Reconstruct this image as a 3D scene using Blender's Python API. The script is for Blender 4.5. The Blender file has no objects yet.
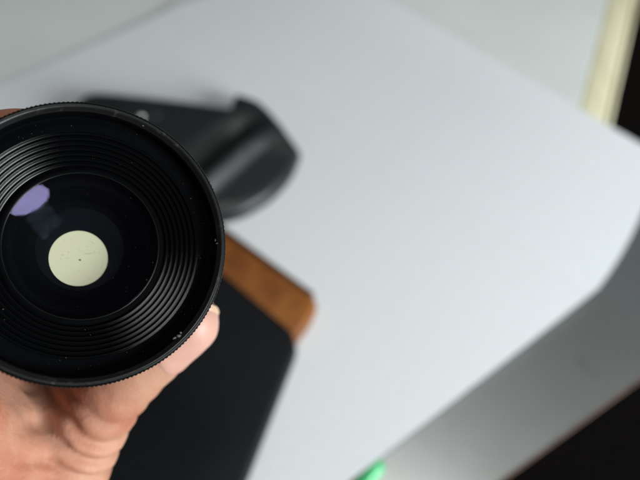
import bpy, bmesh, math, random
from mathutils import Vector, Matrix, noise
R = math.radians
random.seed(4)
S = bpy.context.scene
COL = S.collection

# ------------------------------------------------------------------ camera, world, light, exposure
H = 0.33                      # camera height above the white sheet
F = 615.0                     # focal length in photo pixels (photo 640 wide)
cam_d = bpy.data.cameras.new('camera'); cam = bpy.data.objects.new('camera', cam_d); COL.objects.link(cam)
cam.location = (0, 0, H); cam.rotation_euler = (R(32), 0, 0)
cam_d.sensor_width = 36; cam_d.lens = 36 * F / 640
cam_d.clip_start = 0.01; cam_d.clip_end = 50
cam_d.dof.use_dof = True; cam_d.dof.focus_distance = 0.136; cam_d.dof.aperture_fstop = 8.2
S.camera = cam
CM = Matrix.Translation(cam.location) @ cam.rotation_euler.to_matrix().to_4x4()
S.view_settings.view_transform = 'Standard'; S.view_settings.look = 'None'
S.view_settings.exposure = 0.0; S.view_settings.gamma = 1.0

def cs(px, py, d):            # photo pixel + depth -> world
    return CM @ Vector(((px - 320) / F * d, (240 - py) / F * d, -d))
def at(px, py, z=0.0):        # photo pixel -> point on the level z
    r = CM.to_3x3() @ Vector(((px - 320) / F, (240 - py) / F, -1))
    t = (z - H) / r.z
    return Vector((r.x * t, r.y * t, z))

W = bpy.data.worlds.new('World'); S.world = W; W.use_nodes = True
bg = W.node_tree.nodes['Background']
bg.inputs[0].default_value = (0.80, 0.90, 1.0, 1); bg.inputs[1].default_value = 0.085

# lens frame: +Z looks out of the front, X right, Y up; depth d = -z
LC = cs(87.0, 241.6, 0.129)
n0 = (Vector(cam.location) - LC).normalized()
c_up = (CM.to_3x3() @ Vector((0, 1, 0))); c_rt = (CM.to_3x3() @ Vector((1, 0, 0)))
ln = (n0 + c_up * 0.100 + c_rt * 0.085).normalized()
lx = (c_rt - ln * c_rt.dot(ln)).normalized(); ly = ln.cross(lx)
LM = Matrix.Translation(LC) @ Matrix((lx, ly, ln)).transposed().to_4x4()

def area(name, loc, target, sx, sy, energy, col, shape='RECTANGLE'):
    d = bpy.data.lights.new(name, 'AREA'); d.shape = shape; d.size = sx; d.size_y = sy
    d.energy = energy; d.color = col
    o = bpy.data.objects.new(name, d); COL.objects.link(o); o.location = loc
    o.rotation_euler = (Vector(target) - Vector(loc)).to_track_quat('-Z', 'Y').to_euler()
    return o
# ceiling lamp found where the front glass mirrors it
DOME_R, GLASS_R, GLASS_D = 0.080, 0.0164, 0.0090
def dome_hit(px, py):
    sag = DOME_R - math.sqrt(DOME_R**2 - GLASS_R**2)
    cz = -GLASS_D + sag - DOME_R
    I = LM.inverted(); o = I @ Vector(cam.location); dr = (I.to_3x3() @ (cs(px, py, .1) - Vector(cam.location))).normalized()
    oc = o - Vector((0, 0, cz)); b = oc.dot(dr); c = oc.dot(oc) - DOME_R**2
    t = -b - math.sqrt(b*b - c); p = o + dr * t; n = (p - Vector((0, 0, cz))).normalized()
    rf = dr - n * 2 * dr.dot(n)
    return LM @ p, (LM.to_3x3() @ rf).normalized()
hp, hd = dome_hit(29, 200)
LAMP = hp + hd * 1.25
lo = area('ceiling_lamp', LAMP, hp, 0.21, 0.35, 5.6, (1.0, 1.0, 0.97), 'ELLIPSE')
_y = (lx + ly * .8); _y = (_y - hd * _y.dot(hd)).normalized()
lo.rotation_euler = Matrix((_y.cross(hd), _y, hd)).transposed().to_euler()   # long way across the room
area('window_light', (0.78, -0.36, 0.37), (0.05, 0.2, 0.03), 0.46, 0.50, 18.5, (0.93, 1.0, 1.0))

# ------------------------------------------------------------------ helpers
def tag(o, label=None, cat=None, group=None, kind=None):
    if label: o['label'] = label
    if cat: o['category'] = cat
    if group: o['group'] = group
    if kind: o['kind'] = kind
    return o
def empty(name, loc, label, cat):
    o = bpy.data.objects.new(name, None); COL.objects.link(o); o.location = loc
    o.empty_display_size = .02
    return tag(o, label, cat)
def link(name, me, mat, parent=None, smooth=True):
    if mat:
        me.materials.clear(); me.materials.append(mat)
    if smooth:
        for p in me.polygons: p.use_smooth = True
    o = bpy.data.objects.new(name, me); COL.objects.link(o)
    if parent:
        o.parent = parent
        o.matrix_parent_inverse = Matrix.Translation(-parent.location) if parent.rotation_euler == parent.rotation_euler.__class__((0, 0, 0)) else parent.matrix_basis.inverted()
    return o
def from_bm(name, bm, mat, parent=None, smooth=True):
    me = bpy.data.meshes.new(name); bmesh.ops.recalc_face_normals(bm, faces=bm.faces[:]); bm.to_mesh(me); bm.free()
    return link(name, me, mat, parent, smooth)
def mat(name, col, rough=.5, spec=.5, metal=0.0, **kw):
    m = bpy.data.materials.new(name); m.use_nodes = True
    b = m.node_tree.nodes['Principled BSDF']
    b.inputs['Base Color'].default_value = (*col, 1); b.inputs['Roughness'].default_value = rough
    b.inputs['Specular IOR Level'].default_value = spec; b.inputs['Metallic'].default_value = metal
    return m
def nz(m, scale, lo, hi, mixcol=None, bump=0, dist=.001, detail=6, rough=None, stretch=None):
    """noise colour variation + bump on a principled material (object coordinates)"""
    t = m.node_tree; b = t.nodes['Principled BSDF']
    tc = t.nodes.new('ShaderNodeTexCoord'); n = t.nodes.new('ShaderNodeTexNoise')
    n.inputs['Scale'].default_value = scale; n.inputs['Detail'].default_value = detail
    src = tc.outputs['Object']
    if stretch:
        mp = t.nodes.new('ShaderNodeMapping'); mp.inputs['Scale'].default_value = stretch
        t.links.new(src, mp.inputs[0]); src = mp.outputs[0]
    t.links.new(src, n.inputs['Vector'])
    if mixcol:
        r = t.nodes.new('ShaderNodeMapRange'); r.inputs[1].default_value = lo; r.inputs[2].default_value = hi
        t.links.new(n.outputs[0], r.inputs[0])
        mx = t.nodes.new('ShaderNodeMix'); mx.data_type = 'RGBA'
        lk = b.inputs['Base Color'].links
        if lk: t.links.new(lk[0].from_socket, mx.inputs[6])
        else: mx.inputs[6].default_value = b.inputs['Base Color'].default_value
        mx.inputs[7].default_value = (*mixcol, 1)
        t.links.new(r.outputs[0], mx.inputs[0]); t.links.new(mx.outputs[2], b.inputs['Base Color'])
    if rough:
        r = t.nodes.new('ShaderNodeMapRange'); r.inputs[3].default_value, r.inputs[4].default_value = rough
        r.inputs[1].default_value = .3; r.inputs[2].default_value = .7
        t.links.new(n.outputs[0], r.inputs[0]); t.links.new(r.outputs[0], b.inputs['Roughness'])
    if bump:
        bp = t.nodes.new('ShaderNodeBump'); bp.inputs['Strength'].default_value = bump; bp.inputs['Distance'].default_value = dist
        lk = b.inputs['Normal'].links
        if lk: t.links.new(lk[0].from_socket, bp.inputs['Normal'])
        t.links.new(n.outputs[0], bp.inputs['Height']); t.links.new(bp.outputs[0], b.inputs['Normal'])
    return m
def chaikin(pts, it=2, q=.25):
    for _ in range(it):
        o = []
        for i, p in enumerate(pts):
            b = pts[(i + 1) % len(pts)]
            o += [p.lerp(b, q), p.lerp(b, 1 - q)]
        pts = o
    return pts
def prism(poly, z0, z1, bev=.001, seg=2):
    bm = bmesh.new()
    a = [bm.verts.new((p.x, p.y, z0)) for p in poly]; b = [bm.verts.new((p.x, p.y, z1)) for p in poly]
    n = len(poly)
    bm.faces.new(a[::-1]); bm.faces.new(b)
    for i in range(n): bm.faces.new((a[i], a[(i+1) % n], b[(i+1) % n], b[i]))
    bmesh.ops.recalc_face_normals(bm, faces=bm.faces[:])
    if bev:
        es = [e for e in bm.edges if abs(e.verts[0].co.z - e.verts[1].co.z) < 1e-7]
        bmesh.ops.bevel(bm, geom=es, offset=bev, segments=seg, affect='EDGES', profile=.5, clamp_overlap=True)
    return bm
def lathe(name, prof, m, parent, seg=128, closed=False, knurl=None):
    """prof: (r, d) in mm, lens space; knurl(i_row, ang) -> radius change in mm"""
    V, Fc = [], []
    for k, (r, d) in enumerate(prof):
        for i in range(seg):
            a = 2 * math.pi * i / seg
            rr = r + (knurl(k, i) if knurl else 0)
            V.append((rr * math.cos(a) / 1000, rr * math.sin(a) / 1000, -d / 1000))
    nr = len(prof)
    for k in range(nr if closed else nr - 1):
        k2 = (k + 1) % nr
        for i in range(seg):
            j = (i + 1) % seg
            Fc.append((k * seg + i, k * seg + j, k2 * seg + j, k2 * seg + i))
    me = bpy.data.meshes.new(name); me.from_pydata(V, [], Fc); me.validate()
    bm = bmesh.new(); bm.from_mesh(me); bmesh.ops.recalc_face_normals(bm, faces=bm.faces[:]); bm.to_mesh(me); bm.free()
    for p in me.polygons: p.use_smooth = True
    me.materials.append(m)
    o = bpy.data.objects.new(name, me); COL.objects.link(o); o.parent = parent
    return o

# ------------------------------------------------------------------ materials
M_paper = nz(mat('white_paper', (.70, .715, .735), .7, .25), 260, .35, .7, (.665, .68, .70), .25, .0006)
M_board = nz(mat('white_lacquer', (.70, .72, .70), .45, .4), 14, .3, .75, (.62, .65, .63), .1, .001)
M_cream = nz(mat('cream_edging', (.74, .69, .48), .4, .4), 60, .45, .75, (.60, .53, .34), .15, .001, stretch=(1, .15, 1))
M_grey = nz(mat('grey_laminate', (.41, .425, .42), .36, .5, .92), 22, .45, .75, (.37, .38, .365), .1, .001)
nz(M_grey, 38, .64, .85, (.27, .26, .22))
M_grey_edge = nz(mat('brown_board_edge', (.16, .09, .06), .6), 80, .4, .7, (.08, .04, .03))
M_dark = nz(mat('dark_table_cloth', (.003, .0022, .0018), .9, .03), 300, .4, .7, (.002, .002, .0025), .6, .002)
M_body = nz(mat('black_camera_plastic', (.014, .0155, .016), .38, .35), 900, .4, .7, (.016, .017, .018), .25, .0006)
M_metal = mat('bright_silver', (.95, .95, .93), .38, .5, .6)
M_leather = nz(mat('brown_leather', (.235, .080, .015), .5, .25), 90, .42, .75, (.14, .042, .010), .5, .001)
nz(M_leather, 900, 0, 1, None, .5, .0006)
M_edge_shade = nz(mat('leather_edge_shade', (.075, .028, .010), .6, .2), 200, .4, .7, (.035, .014, .006), .4, .0006)  # darkened leather, shading of the far edge put into the colour
M_panel = nz(mat('black_leatherette', (.006, .0065, .0073), .6, .15), 500, .4, .7, (.009, .009, .010), .4, .0006)
M_green = mat('green_plastic', (.03, .50, .16), .3, .5); M_green.node_tree.nodes['Principled BSDF'].inputs['Transmission Weight'].default_value = .25
M_gwhite = mat('pale_green_plastic', (.35, .75, .45), .3)
M_ano = nz(mat('black_anodised', (.002, .002, .0022), .38, .14), 700, .55, .8, (.005, .005, .005), .25, .0003)
nz(M_ano, 120, .3, .7, None, 0, rough=(.3, .5))
M_inner = mat('matt_black_inside', (.0010, .0011, .0015), .7, .02)
M_ridge = mat('turned_black_ridges', (.0010, .0011, .0014), .15, .5)
_t = M_ridge.node_tree; _p = _t.nodes['Principled BSDF']; _o = _t.nodes['Material Output']
_p.inputs['Specular IOR Level'].default_value = 0.0
_g = _t.nodes.new('ShaderNodeBsdfGlossy'); _g.distribution = 'BECKMANN'; _g.inputs['Roughness'].default_value = .23
_a = _t.nodes.new('ShaderNodeMixShader'); _a.inputs[0].default_value = .030
_t.links.new(_p.outputs[0], _a.inputs[1]); _t.links.new(_g.outputs[0], _a.inputs[2]); _t.links.new(_a.outputs[0], _o.inputs[0])
M_worn = nz(mat('worn_black_edge', (.006, .006, .006), .33, .4), 500, .6, .78, (.045, .042, .036), .2, .0003)
M_cdisc = nz(mat('cream_painted_view', (.45, .43, .32), .6, .1), 160, .60, .85, (.41, .39, .28), 0)  # cream stands in for bright paper seen through the lens
M_speck = mat('dust', (.10, .09, .07), .9, .1)
M_dspeck = mat('dark_speck', (.10, .08, .06), .9, .1)
def glass(name, weight, tint):
    m = bpy.data.materials.new(name); m.use_nodes = True; t = m.node_tree
    for n in list(t.nodes): t.nodes.remove(n)
    out = t.nodes.new('ShaderNodeOutputMaterial'); mx = t.nodes.new('ShaderNodeMixShader')
    tr = t.nodes.new('ShaderNodeBsdfTransparent'); gl = t.nodes.new('ShaderNodeBsdfGlossy')
    tr.inputs[0].default_value = (.97, .975, .96, 1)
    gl.inputs['Color'].default_value = (*tint, 1); gl.inputs['Roughness'].default_value = 0.015
    lw = t.nodes.new('ShaderNodeLayerWeight'); lw.inputs['Blend'].default_value = .12
    mp = t.nodes.new('ShaderNodeMapRange'); mp.inputs[3].default_value = weight; mp.inputs[4].default_value = min(1, weight * 6)
    t.links.new(lw.outputs['Fresnel'], mp.inputs[0]); t.links.new(mp.outputs[0], mx.inputs[0])
    t.links.new(tr.outputs[0], mx.inputs[1]); t.links.new(gl.outputs[0], mx.inputs[2]); t.links.new(mx.outputs[0], out.inputs[0])
    return m
M_glass = glass('violet_coated_glass', .013, (.55, .50, 1.0))
M_glass2 = glass('blue_coated_inner_glass', .0007, (.55, .75, 1.0))
def skin_mat():
    m = mat('skin', (.455, .238, .162), .55, .22); t = m.node_tree; b = t.nodes['Principled BSDF']
    b.inputs['Subsurface Weight'].default_value = .35; b.inputs['Subsurface Radius'].default_value = (1, .35, .18)
    b.inputs['Subsurface Scale'].default_value = .0035
    nz(m, 75, .40, .68, (.35, .125, .075)); nz(m, 300, .5, .8, (.45, .225, .142), .3, .0007, detail=8)
    nz(m, 1100, 0, 1, None, .35, .0004)
    return m
M_skin = skin_mat()
M_nail = mat('nail', (.55, .285, .225), .45, .35); M_nail.node_tree.nodes['Principled BSDF'].inputs['Subsurface Weight'].default_value = .2
M_nail.node_tree.nodes['Principled BSDF'].inputs['Subsurface Scale'].default_value = .002
nz(M_nail, 120, .4, .7, (.60, .345, .28))
M_nailtip = mat('nail_tip', (.55, .36, .25), .5, .3)

# ------------------------------------------------------------------ surfaces under everything
bm = bmesh.new()
vs = [bm.verts.new(p) for p in ((-1.6, -0.7, -.034), (1.6, -0.7, -.034), (1.6, 1.9, -.034), (-1.6, 1.9, -.034))]
bm.faces.new(vs)
tag(from_bm('dark_tabletop', bm, M_dark, None, False), 'dark cloth covered surface at the right of the picture, under the boards', 'tabletop', kind='structure')

# white board beyond the sheet, with its cream edge strip
zb = -.0014
e0, e1 = at(608, 0, zb), at(579, 110, zb)
dv = (e0 - e1).normalized(); pv = Vector((dv.y, -dv.x, 0))
A = e1 - dv * .05; B = e0 + dv * .55
def q(p, off): return p + pv * off
wb = empty('white_board', (*(A.lerp(B, .5)).xy, -.034), 'white board lying behind the paper sheet with a cream strip down its right edge', 'board')
from_bm('panel', prism([A, q(A - dv * .50, -1.3), q(B, -1.3), B], -.0335, zb, .001), M_board, wb, False)
from_bm('edge_strip', prism([q(A, .0005), q(A, .0205), q(B, .0205), q(B, .0005)], -.0335, zb - .0003, .003, 3), M_cream, wb, True)
from_bm('edge_lip', prism([q(A, .021), q(A, .0242), q(B, .0242), q(B, .021)], -.0335, zb + .0002, .0015, 3), M_cream, wb, True)

# grey board at the lower right
zg = -.012
g0, g1 = at(640, 378, zg), at(497, 482, zg)
gd = (g0 - g1).normalized(); gp = Vector((-gd.y, gd.x, 0))
G0 = g0 + gd * .13; G1 = g1 - gd * .30
gb = empty('grey_board', (*(G0.lerp(G1, .5)).xy, -.034), 'plain grey board sticking out from under the white paper at the lower right', 'board')
from_bm('panel', prism([G0, G1, G1 + gp * .20, G0 + gp * .135], -.0335, zg, 0), M_grey, gb, False)
from_bm('edge_band', prism([G0 - gp * .0012, G1 - gp * .0012, G1 - gp * .0002, G0 - gp * .0002], -.0335, zg - .0001, .0003), M_grey_edge, gb, False)

# ------------------------------------------------------------------ white paper sheet (folded once, edges a little lifted)
far_c = at(304, -46); right_c = at(723, 192.6); near_p = at(350, 481)
ux = (right_c - far_c); LX = ux.length; ux.normalize()          # along the far-right edge
uy = (near_p - right_c); uy = (uy - ux * uy.dot(ux)).normalized()
sk = (near_p - right_c).normalized()                             # true direction of the near edge
LY = .60
NX, NY = 90, 120
BF = (at(600, 289) - right_c).length / LY
def sheet_z(a, b):                                               # a along far-right edge 0..1 (1 = right corner), b away 0..1
    z = .0
    lift = max(0, 1 - b / .07)
    z += .0075 * lift ** 2 * (0.85 + .15 * math.sin(a * 5 + 1.0))  # far-right edge curls up
    z += .0034 * math.exp(-abs(b - BF) / .035)               # fold line
    z += .0006 * noise.noise(Vector((a * 3, b * 5, .3)))
    return z
bm = bmesh.new(); G = []
for i in range(NX + 1):
    row = []
    for j in range(NY + 1):
        a, b = i / NX, j / NY
        # rounded, slightly torn right corner
        p = far_c + ux * (LX * a) + sk * (.004 + LY * b)
        p.z = sheet_z(a, b)
        row.append(bm.verts.new(p))
    G.append(row)
for i in range(NX):
    for j in range(NY):
        bm.faces.new((G[i][j], G[i+1][j], G[i+1][j+1], G[i][j+1]))
bmesh.ops.recalc_face_normals(bm, faces=bm.faces[:])
if bm.faces[0].normal.z < 0: bmesh.ops.reverse_faces(bm, faces=bm.faces[:])
cut = [at(596, 291), at(608, 275), at(619, 258), at(629, 240.5), at(638, 222), at(646, 203), at(653, 183), at(658, 160)]
for c0, c1 in zip(cut, cut[1:]):                  # soft, worn-off right corner
    t = (c1 - c0).normalized(); nn = Vector((t.y, -t.x, 0))
    if nn.x < 0: nn = -nn
    bmesh.ops.bisect_plane(bm, geom=bm.verts[:] + bm.edges[:] + bm.faces[:], plane_co=c0, plane_no=nn, clear_outer=True)
for e in bm.edges:
    if e.is_boundary: e.smooth = False
o = from_bm('paper_sheet', bm, M_paper)
sm = o.modifiers.new('thick', 'SOLIDIFY'); sm.thickness = .0005; sm.offset = -1
tag(o, 'large white paper sheet with a faint fold, under the camera and the leather case', 'paper')

# ------------------------------------------------------------------ black camera body behind the lens
def smoothstep(a, b, x):   # a may exceed b
    t = max(0, min(1, (x - a) / (b - a))); return t * t * (3 - 2 * t)
TOPZ = .018
out = [(70, 118, .010), (74, 95, TOPZ), (88, 85.5, TOPZ), (160, 93, TOPZ), (228, 102, TOPZ), (233, 102.5, TOPZ), (235.5, 89, TOPZ), (240, 88, TOPZ),
       (258, 94.5, TOPZ), (272, 108, TOPZ * .95), (288, 130, TOPZ * .8), (300.5, 149, .009), (300.5, 152, .008), (291, 178, .004), (270, 202, .002), (240, 219, .002), (205, 226, .002), (170, 205, .002), (100, 190, .002), (76, 165, .004)]
poly = [at(*p).xy.to_3d() for p in out]
poly = chaikin(poly, 4, .2)
n = len(poly)
cen = sum(poly, Vector()) / n
spA, spB = at(120, 150, .012).xy.to_3d(), at(250, 158, .012).xy.to_3d()
rA, rB = at(250, 140, .02).xy.to_3d(), at(208, 176, .02).xy.to_3d()       # grip ridge line
rd = (rB - rA).normalized(); rn = Vector((-rd.y, rd.x, 0))
if rn.x < 0: rn = -rn
EA = at(160, 97, TOPZ).xy.to_3d(); _e = (at(240, 103, TOPZ).xy.to_3d() - EA).normalized(); EN = Vector((_e.y, -_e.x, 0))
def body_top(p):
    s = (p - rA).dot(rn)                                                   # + towards the grip tip
    w = math.exp(-((s + .015) / .0105) ** 2)
    ed = smoothstep(0, .03, (p - EA).dot(EN)); e2 = smoothstep(.008, .042, (p - EA).dot(EN))
    z = TOPZ - .0065 * w * ed
    z += e2 * .0045 * (math.exp(-((s + .001) / .008) ** 2) if s < -.001 else 1 - 2.1 * smoothstep(-.001, .011, s))
    z -= .0050 * smoothstep(.0, .045, s)
    return z
bm = bmesh.new(); rings = []
def spine(p):
    d = spB - spA; t = max(0, min(1, (p - spA).dot(d) / d.length_squared)); return spA + d * t
levels = [(0, 0.0), (.004, .28), (.018, .53), (.042, .71), (.075, .845), (.115, .93), (.165, .98), (.21, 1.0)] + [(.21 + .78 * (k + 1) / 56, 1.0) for k in range(56)]
for k, hz in levels:
    ring = []
    for p in poly:
        c = p.lerp(spine(p), k)
        ring.append(bm.verts.new((c.x, c.y, body_top(c) * hz + .0005)))
    rings.append(ring)
for a, b in zip(rings, rings[1:]):
    for i in range(n): bm.faces.new((a[i], a[(i+1) % n], b[(i+1) % n], b[i]))
bm.faces.new(rings[0][::-1]); bm.faces.new(rings[-1])
cb = empty('camera_body', (cen.x, cen.y, .0005), 'black plastic camera body lying behind the lens, its moulded grip end pointing right', 'camera')
from_bm('body_shell', bm, M_body, cb)
# bright strap lug / button peeking over the lens ring
lp = at(141, 117, TOPZ + .001)
bm = bmesh.new(); bmesh.ops.create_uvsphere(bm, u_segments=20, v_segments=12, radius=.0023, matrix=Matrix.Translation(lp) @ Matrix.Diagonal((1, .8, .7, 1)))
from_bm('button', bm, M_metal, cb)
bm = bmesh.new(); bmesh.ops.create_cone(bm, segments=24, radius1=.0034, radius2=.0030, depth=.002, cap_ends=True, matrix=Matrix.Translation(lp - Vector((0, 0, .0012))))
from_bm('button_collar', bm, M_body, cb)
# raised plate on the flat part
pp = [at(100, 99, TOPZ), at(165, 104, TOPZ), at(160, 122, TOPZ), at(98, 118, TOPZ)]
from_bm('top_plate', prism(chaikin([p.xy.to_3d() for p in pp], 2), TOPZ - .002, TOPZ + .0012, .0005), M_body, cb)

# ------------------------------------------------------------------ leather case with black panel
zt = .014
fr, fl = at(319, 297, zt), at(196, 207, zt)
br, bl = at(236, 500, zt), at(15, 560, zt)
def lp2(a, b, t): return a.lerp(b, t)
bdv = (br - fr).normalized(); ldv = (bl - fl).normalized()
caseroot = empty('leather_case', (*((fr + fl + br + bl) / 4).xy, .0005), 'black case with a brown leather border along its far edge, lying under the lens', 'case')
def flat(ps): return [p.xy.to_3d() for p in ps]
inner_r = at(300, 338, zt); inner_l = at(176, 234, zt)
cap = [fl, fr, fr + bdv * .014, inner_r + bdv * .004 + Vector((-.004, 0, 0)), inner_l + ldv * .01]
from_bm('leather_border', prism(chaikin(flat(cap), 2, .16), .0005, zt, .0035, 4), M_leather, caseroot)
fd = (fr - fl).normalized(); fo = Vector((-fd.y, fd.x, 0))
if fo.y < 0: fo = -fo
shade_poly = [fl + fd * .003 - fo * .0034, fr - fd * .0045 - fo * .0036, fr - fd * .004 + fo * .0003, fl + fd * .003 + fo * .0003]
from_bm('edge_shade_strip', prism(flat(shade_poly), .001, zt + .0007, .0008, 2), M_edge_shade, caseroot)  # added dark strip painting the shade along the border's far edge
pan = [inner_l, inner_r, br, bl]
from_bm('black_panel', prism(chaikin(flat(pan), 2, .06), .0007, zt + .0012, .0018, 3), M_panel, caseroot)
# stitches along the leather border
sa, sb = at(205, 221, zt), at(304, 301, zt)
bm = bmesh.new()
for i in range(30):
    p = sa.lerp(sb, (i + .5) / 30); d = (sb - sa).normalized()
    rot = Matrix.Rotation(math.atan2(d.y, d.x), 4, 'Z')
    bmesh.ops.create_cube(bm, size=1, matrix=Matrix.Translation(p + Vector((0, 0, .0001))) @ rot @ Matrix.Diagonal((.0020, .0006, .0006, 1)))
tag(from_bm('stitching', bm, M_leather, caseroot), kind='stuff')

# ------------------------------------------------------------------ green plastic pen at the bottom edge
ga, gbp = at(377, 464, -.007), at(335, 520, -.007)
gr = empty('green_pen', (*ga.xy, -.012), 'bright green plastic pen poking out from under the near edge of the paper', 'pen')
dr = (gbp - ga); L = dr.length; dr.normalize()
rot = dr.to_track_quat('Z', 'Y').to_matrix().to_4x4()
def tube(name, prof, m, base, parent, seg=24):
    V, Fc = [], []
    for r, z in prof:
        for i in range(seg):
            a = 2 * math.pi * i / seg; V.append(tuple(base @ Vector((r * math.cos(a), r * math.sin(a), z))))
    for k in range(len(prof) - 1):
        for i in range(seg):
            j = (i + 1) % seg; Fc.append((k*seg+i, k*seg+j, (k+1)*seg+j, (k+1)*seg+i))
    Fc.append(tuple(range(seg))[::-1]); Fc.append(tuple(range((len(prof)-1)*seg, len(prof)*seg)))
    me = bpy.data.meshes.new(name); me.from_pydata(V, [], Fc)
    return link(name, me, m, parent)
base = Matrix.Translation(ga - dr * .002) @ rot
tube('cap', [(.0030, 0), (.0048, .001), (.0050, .003), (.0050, .030), (.0046, .031)], M_green, base, gr)
tube('barrel', [(.0042, .0312), (.0044, .032), (.0044, .12), (.003, .125)], M_gwhite, base, gr)

# ------------------------------------------------------------------ the lens
lens = bpy.data.objects.new('hand_held_lens', None); COL.objects.link(lens); lens.matrix_world = LM; lens.empty_display_size = .03
tag(lens, 'black ridged lens held up in the hand, a pale round opening at its centre', 'lens')
TEETH = 208; SEG = TEETH * 4
def kn(k, i):
    if k in (2, 3, 4, 5):
        return (.0, .17, .20, .03)[i % 4] * (1 if k in (3, 4) else .75)
    return 0
lathe('front_ring', [(29.55, .02), (29.85, .12), (30.05, .6), (30.15, 1.2), (30.15, 6.0), (29.9, 6.6), (27.5, 7.6), (22.2, 9.6)], M_ano, lens, SEG, knurl=kn)
lathe('rim_edge', [(29.55, .02), (29.2, 0.0), (28.95, .12), (28.75, .42), (28.45, .95), (28.3, 1.35)], M_worn, lens, 256)
th = []
d = 1.35
while d < 4.6:
    th += [(28.25, d), (27.95, d + .22), (27.95, d + .30), (28.25, d + .52)]; d += .56
th += [(28.2, 4.9), (27.6, 5.0), (24.9, 5.05)]
lathe('filter_thread', th, M_inner, lens, 192)
NR = 7
for k in range(NR):
    f0, f1 = k / NR, (k + 1) / NR
    ra, rb = 24.9 + (17.7 - 24.9) * f0, 24.9 + (17.7 - 24.9) * f1
    da, db = 5.05 + 4.2 * f0, 5.05 + 4.2 * f1
    w = ra - rb
    prof = [(ra, da)]
    for s in range(7):
        an = math.pi * s / 6
        cx, cd = ra - w * .5, (da + db) / 2
        prof.append((cx + w * .36 * math.cos(an), cd - .42 * math.sin(an) + (s / 6 - .5) * (db - da) * .7))
    prof += [(rb + w * .06, db + .25), (rb, db)]
    o = lathe('ridge' if k == 0 else 'ridge.%03d' % k, prof, M_ridge, lens, 320)
lathe('glass_retainer', [(17.7, 9.25), (17.4, 9.0), (16.9, 8.85), (16.55, 8.9), (16.4, 9.1), (16.4, 9.6), (16.0, 12.5), (15.0, 13.0)], M_inner, lens, 160)
lathe('glass_bevel', [(16.55, 8.88), (16.42, 8.80), (16.28, 8.90)], mat('ground_glass_edge', (.004, .004, .004), .25, .15), lens, 160)
def dome(name, rad, gr_, d_edge, m, sign=1, rings=36, seg=160):
    sag = rad - math.sqrt(rad**2 - gr_**2); prof = []
    for k in range(rings + 1):
        r = gr_ * (1 - k / rings) + 1e-5
        prof.append((r * 1000, (d_edge - sign * (math.sqrt(rad**2 - r*r) - (rad - sag))) * 1000))
    return lathe(name, prof, m, lens, seg)
dome('front_glass', DOME_R, GLASS_R, GLASS_D, M_glass)
dome('inner_glass', .024, .0135, .0125, M_glass2, -1)
lathe('inner_barrel', [(15.0, 13.0), (14.6, 13.1), (13.9, 13.6), (13.6, 15.0), (12.6, 15.2), (12.2, 17.6), (10.6, 17.9), (9.8, 18.2)], M_inner, lens, 128)
# iris plate with an opening that sits a little below the axis
OX, OY, OR = -.0003, -.0022, .00655
DZ = .0185
V, Fc = [], []
for i in range(128):
    a = 2 * math.pi * i / 128
    V.append((.0101 * math.cos(a), .0101 * math.sin(a), -.0182)); V.append((OX + (OR + .0008) * math.cos(a), OY + (OR + .0008) * math.sin(a), -.0183)); V.append((OX + OR * math.cos(a), OY + OR * math.sin(a), -DZ))
for i in range(128):
    j = (i + 1) % 128
    Fc += [(3*i, 3*j, 3*j+1, 3*i+1), (3*i+1, 3*j+1, 3*j+2, 3*i+2)]
me = bpy.data.meshes.new('iris_plate'); me.from_pydata(V, [], Fc)
o = link('iris_plate', me, mat('iris_black', (.0015, .002, .0035), .5, .04)); o.parent = lens
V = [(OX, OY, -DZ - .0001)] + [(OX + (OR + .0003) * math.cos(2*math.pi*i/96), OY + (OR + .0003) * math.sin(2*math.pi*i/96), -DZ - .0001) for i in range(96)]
me = bpy.data.meshes.new('painted_view_disc'); me.from_pydata(V, [], [(0, 1 + i, 1 + (i + 1) % 96) for i in range(96)])
o = link('painted_view_disc', me, M_cdisc); o.parent = lens  # opaque disc, the light coming through the opening painted as its colour
# specks and hair-line scratches on the pale opening
bm = bmesh.new()
def flake(bm, x, y, z, sx, sy, rot):
    bmesh.ops.create_icosphere(bm, subdivisions=1, radius=1, matrix=Matrix.Translation((x, y, z)) @ Matrix.Rotation(rot, 4, 'Z') @ Matrix.Diagonal((sx, sy, min(sx, sy) * .5, 1)))
flake(bm, OX + .0003, OY - .0004, -DZ + .00005, .00024, .0002, .3)
for _ in range(16):
    a, r = random.uniform(0, 6.28), OR * .92 * math.sqrt(random.random())
    flake(bm, OX + r * math.cos(a), OY + r * math.sin(a), -DZ + .00003, random.uniform(.00005, .00010), .00005, random.uniform(0, 3))
tag(from_bm('speck', bm, M_dspeck), kind='stuff').parent = lens
M_scr = mat('scratch', (.425, .405, .30), .7, .1)
for (x, y, l, r) in ((.0022, .0012, .0026, .12), (.0054, -.0014, .0018, 1.2), (.0030, .0038, .0014, 2.6)):
    bm = bmesh.new(); flake(bm, OX + x, OY + y, -DZ + .00002, l / 2, .00003, r)
    o = from_bm('scratch', bm, M_scr); o.parent = lens
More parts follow.
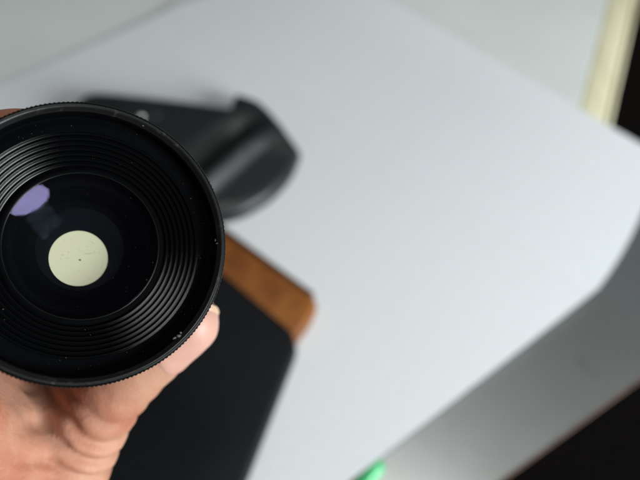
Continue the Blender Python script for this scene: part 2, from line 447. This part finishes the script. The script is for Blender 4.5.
# dust and small chips on ring and ridges
bm = bmesh.new()
for _ in range(120):
    a = random.uniform(0, 6.28); r = random.choice([random.uniform(25.0, 27.5), random.uniform(17.8, 27.5), random.uniform(7, 16)])
    if r > 24.9: dd = 4.95
    elif r > 17.7: dd = 5.05 + (24.9 - r) / 7.2 * 4.2 - .5
    else: dd = (DOME_R - math.sqrt(DOME_R**2 - GLASS_R**2)); dd = 9.0 - (math.sqrt(DOME_R**2 - (r/1000)**2) - math.sqrt(DOME_R**2 - GLASS_R**2)) * 1000 - .03
    s = random.uniform(.025, .075) * (1.7 if random.random() < .08 else 1) * (.6 if r < 17 else 1)
    flake(bm, r * math.cos(a) / 1000, r * math.sin(a) / 1000, -dd / 1000, s / 1000 * random.uniform(1, 2.2), s / 1000, random.uniform(0, 3))
tag(from_bm('dust', bm, M_speck), kind='stuff').parent = lens
bm = bmesh.new()
def rim(angd, r, dd, sx, sy, rot=0):
    a = R(angd); flake(bm, r * math.cos(a) / 1000, r * math.sin(a) / 1000, -dd / 1000, sx / 1000, sy / 1000, a + rot)
rim(-45, 28.4, .9, .8, .45, .5); rim(-47, 28.0, 1.3, .6, .3, 1.2); rim(-43.5, 28.1, 1.1, .35, .3)
rim(2, 28.3, 1.0, .5, .12, .2); rim(3.5, 27.9, 1.3, .35, .12, 1.5); rim(68, 28.6, .6, .3, .1, 1.5)
tag(from_bm('chip', bm, mat('chipped_metal', (.11, .115, .11), .5, .4)), kind='stuff').parent = lens
# barrel behind the front ring, down to the rear mount
lathe('focus_barrel', [(22.2, 9.6), (22.0, 10.5), (22.0, 30), (21.4, 30.6), (21.4, 33), (22.4, 33.5), (22.4, 46), (21.8, 46.6), (19.5, 47)], M_ano, lens, 128)
lathe('rear_mount', [(19.5, 47), (19.5, 50.5), (18.8, 51), (15, 51), (14.2, 50), (12, 49.8), (.01, 49.8)], mat('mount_metal', (.45, .45, .44), .3, .5, .9), lens, 96)

# ------------------------------------------------------------------ the hand
def lp_(ang, r, d): a = R(ang); return LM @ Vector((r * math.cos(a) / 1000, r * math.sin(a) / 1000, -d / 1000))
wr = cs(-70, 690, .172)
T = [(cs(187, 321, .1635), .0091), (cs(166, 336, .1640), .0099), (cs(140, 360, .1640), .0102), (cs(113, 386, .1635), .0108), (cs(97, 412, .1635), .0106), (cs(78, 446, .164), .0114), (cs(46, 505, .167), .0145), (cs(0, 585, .173), .0180), (wr, .025)]
fing = {
 'index': [(lp_(222, 45, 22), .0115), (lp_(180, 41, 17), .0092), (lp_(146, 34, 15.5), .0080), (lp_(119.5, 28.3, 14.5), .0070)],
 'middle': [(lp_(220, 47, 38), .0115), (lp_(178, 42, 34), .0092), (lp_(140, 34.5, 33), .0082), (lp_(108, 29.8, 33), .0072)],
 'ring': [(lp_(222, 46, 54), .0110), (lp_(180, 41, 49), .0088), (lp_(142, 34, 47), .0078), (lp_(112, 30.2, 46), .0069)],
 'little': [(lp_(228, 44, 68), .0100), (lp_(188, 38.5, 61), .0078), (lp_(155, 33, 58), .0069), (lp_(132, 29.8, 57), .0061)]}
chains = [T]
for k, v in fing.items(): chains.append([(wr, .024), (wr.lerp(v[0][0], .55), .0165)] + v)
chains.append([(T[6][0], .0135), (T[6][0].lerp(fing['index'][0][0], .5), .0130), (fing['index'][0][0], .0115)])     # web
chains.append([(T[4][0], .0098), (cs(60, 405, .173), .0116), (cs(0, 400, .175), .0125), (fing['index'][0][0], .0115)])
chains.append([(T[5][0], .0105), (cs(45, 440, .171), .0130), (cs(-20, 430, .175), .0145), (fing['index'][0][0], .0115)])
chains.append([(T[7][0], .018), (wr.lerp(fing['middle'][0][0], .6), .018)])
chains.append([(T[5][0], .0105), (cs(24, 452, .166), .0125), (fing['index'][0][0], .0115)])
chains.append([(wr, .025), (cs(-140, 900, .175), .027), (cs(-260, 1500, .19), .034)])
def mb(el):
    bm = bmesh.new()
    for ch in el:
        for (a, ra), (b, rb) in zip(ch, ch[1:]):
            L = (b - a).length; st = max(2, int(L / (.28 * min(ra, rb))))
            for s in range(st + 1):
                t = s / st; t2 = t * t * (3 - 2 * t)
                bmesh.ops.create_icosphere(bm, subdivisions=2, radius=ra + (rb - ra) * t2, matrix=Matrix.Translation(a.lerp(b, t)))
    return bm
bm = mb(chains)
me = bpy.data.meshes.new('hand_raw'); bm.to_mesh(me); bm.free()
tmp = bpy.data.objects.new('hand_raw', me); COL.objects.link(tmp)
rm = tmp.modifiers.new('r', 'REMESH'); rm.mode = 'VOXEL'; rm.voxel_size = .0011
sm = tmp.modifiers.new('s', 'SMOOTH'); sm.factor = .5; sm.iterations = 24
dg = bpy.context.evaluated_depsgraph_get()
hand_me = bpy.data.meshes.new_from_object(tmp.evaluated_get(dg))
bpy.data.objects.remove(tmp); bpy.data.meshes.remove(me); hand_me.name = 'person'
# knuckle folds over the thumb joint
ja, jb = T[6][0], T[2][0]
ax = (jb - ja); AL = ax.length; ax.normalize()
nrm = [v.normal.copy() for v in hand_me.vertices]
for v, nn in zip(hand_me.vertices, nrm):
    co = v.co; s = (co - ja).dot(ax); rad = (co - ja - ax * s).length
    if -.01 < s < AL + .01 and rad < .035:
        side = (co - ja - ax * s)
        wob = noise.noise(co * 140) * .0012 + noise.noise(co * 50) * .003
        u = (s + wob) / .0054
        fold = (.5 - .5 * math.cos(2 * math.pi * u)) ** 1.6
        ampn = .55 + .9 * noise.noise(co * 95 + Vector((3, 1, 7)))
        wdw = math.exp(-((s - AL * .50) / (AL * .26)) ** 2)
        wdw *= smoothstep(.028, .016, rad) if rad > .016 else 1
        v.co = co - nn * (.0017 * fold * max(0, min(1, .35 + ampn)) * wdw)
    v.co = v.co + nn * (noise.noise(v.co * 420) * .00010 + noise.noise(v.co * 120) * .00022)
wloc = wr.copy()
person = link('person', hand_me, M_skin)
hand_me.transform(Matrix.Translation(-wloc)); person.location = wloc
tag(person, 'bare hand gripping the black lens from below, thumb along its right side', 'person')

# thumb nail: a thin plate laid on the side of the thumb that faces lower right and the viewer
from mathutils.bvhtree import BVHTree
bvh = BVHTree.FromPolygons([v.co + wloc for v in hand_me.vertices], [tuple(p.vertices) for p in hand_me.polygons])
n_tip, n_base = cs(191, 312, .1635), cs(147, 354, .164)
n_ax = (n_tip - n_base).normalized(); n_base = n_base + n_ax * .0012
facing = (c_rt * .66 - c_up * .66 + n0 * .62); facing = (facing - n_ax * facing.dot(n_ax)).normalized(); n_sd = n_ax.cross(facing)
NL = (n_tip - n_base).length + .0062
def nail_pt(u, w):                      # u 0..1 root to free edge, w -1..1 across
    hw = .0068 * (1 - .35 * max(0, 1 - u / .22) ** 2) * (1 - .16 * max(0, (u - .7) / .3) ** 2)
    s_ = NL * u - .0022 * w * w * max(0, (u - .45) / .55) + .0012 * w * w * max(0, 1 - u / .3)
    pb = n_base + n_ax * s_ + n_sd * (w * hw)
    h = bvh.ray_cast(pb + facing * .03, -facing)[0]
    flat = .0098 - .0016 * w * w - .0022 * max(0, (u - .55) / .45) ** 2
    hh = flat - .004
    if h: hh = max((h - pb).dot(facing), flat - .0035)
    hh -= .0006 * max(0, 1 - u / .10) ** 2
    return pb, hh
def u_of(k, u0, u1, nu, nv): return u0 + (u1 - u0) * (k // (nv + 1)) / nu
def nail_mesh(name, u0, u1):
    nu, nv = 16, 16; P = []
    for i in range(nu + 1):
        for j in range(nv + 1):
            pb, hh = nail_pt(u0 + (u1 - u0) * i / nu, -1 + 2 * j / nv); P.append([pb, hh])
    top = [pb + facing * (hh + .00030 * min(1, u_of(k, u0, u1, nu, nv) / .12) + .00012 * (1 - abs(-1 + 2 * (k % (nv + 1)) / nv) ** 4)) for k, (pb, hh) in enumerate(P)]
    bot = [p - facing * .0006 for p in top]
    N = len(top); Fc = []
    for i in range(nu):
        for j in range(nv):
            a = i * (nv + 1) + j; b = a + nv + 1
            Fc += [(a, a + 1, b + 1, b), (N + a, N + b, N + b + 1, N + a + 1)]
    rims = [[i * (nv + 1) for i in range(nu + 1)], [i * (nv + 1) + nv for i in range(nu + 1)], list(range(nv + 1)), [nu * (nv + 1) + j for j in range(nv + 1)]]
    for e in rims:
        for a, b in zip(e, e[1:]): Fc.append((a, b, N + b, N + a))
    me = bpy.data.meshes.new(name); me.from_pydata([tuple(v) for v in top + bot], [], Fc)
    bm = bmesh.new(); bm.from_mesh(me); bmesh.ops.recalc_face_normals(bm, faces=bm.faces[:]); bm.to_mesh(me); bm.free()
    return me
nl = link('thumb_nail', nail_mesh('thumb_nail', 0, .945), M_nail); nl.parent = person; nl.matrix_parent_inverse = Matrix.Translation(-person.location)
nt = link('nail_tip', nail_mesh('nail_tip', .945, 1), M_nailtip); nt.parent = nl
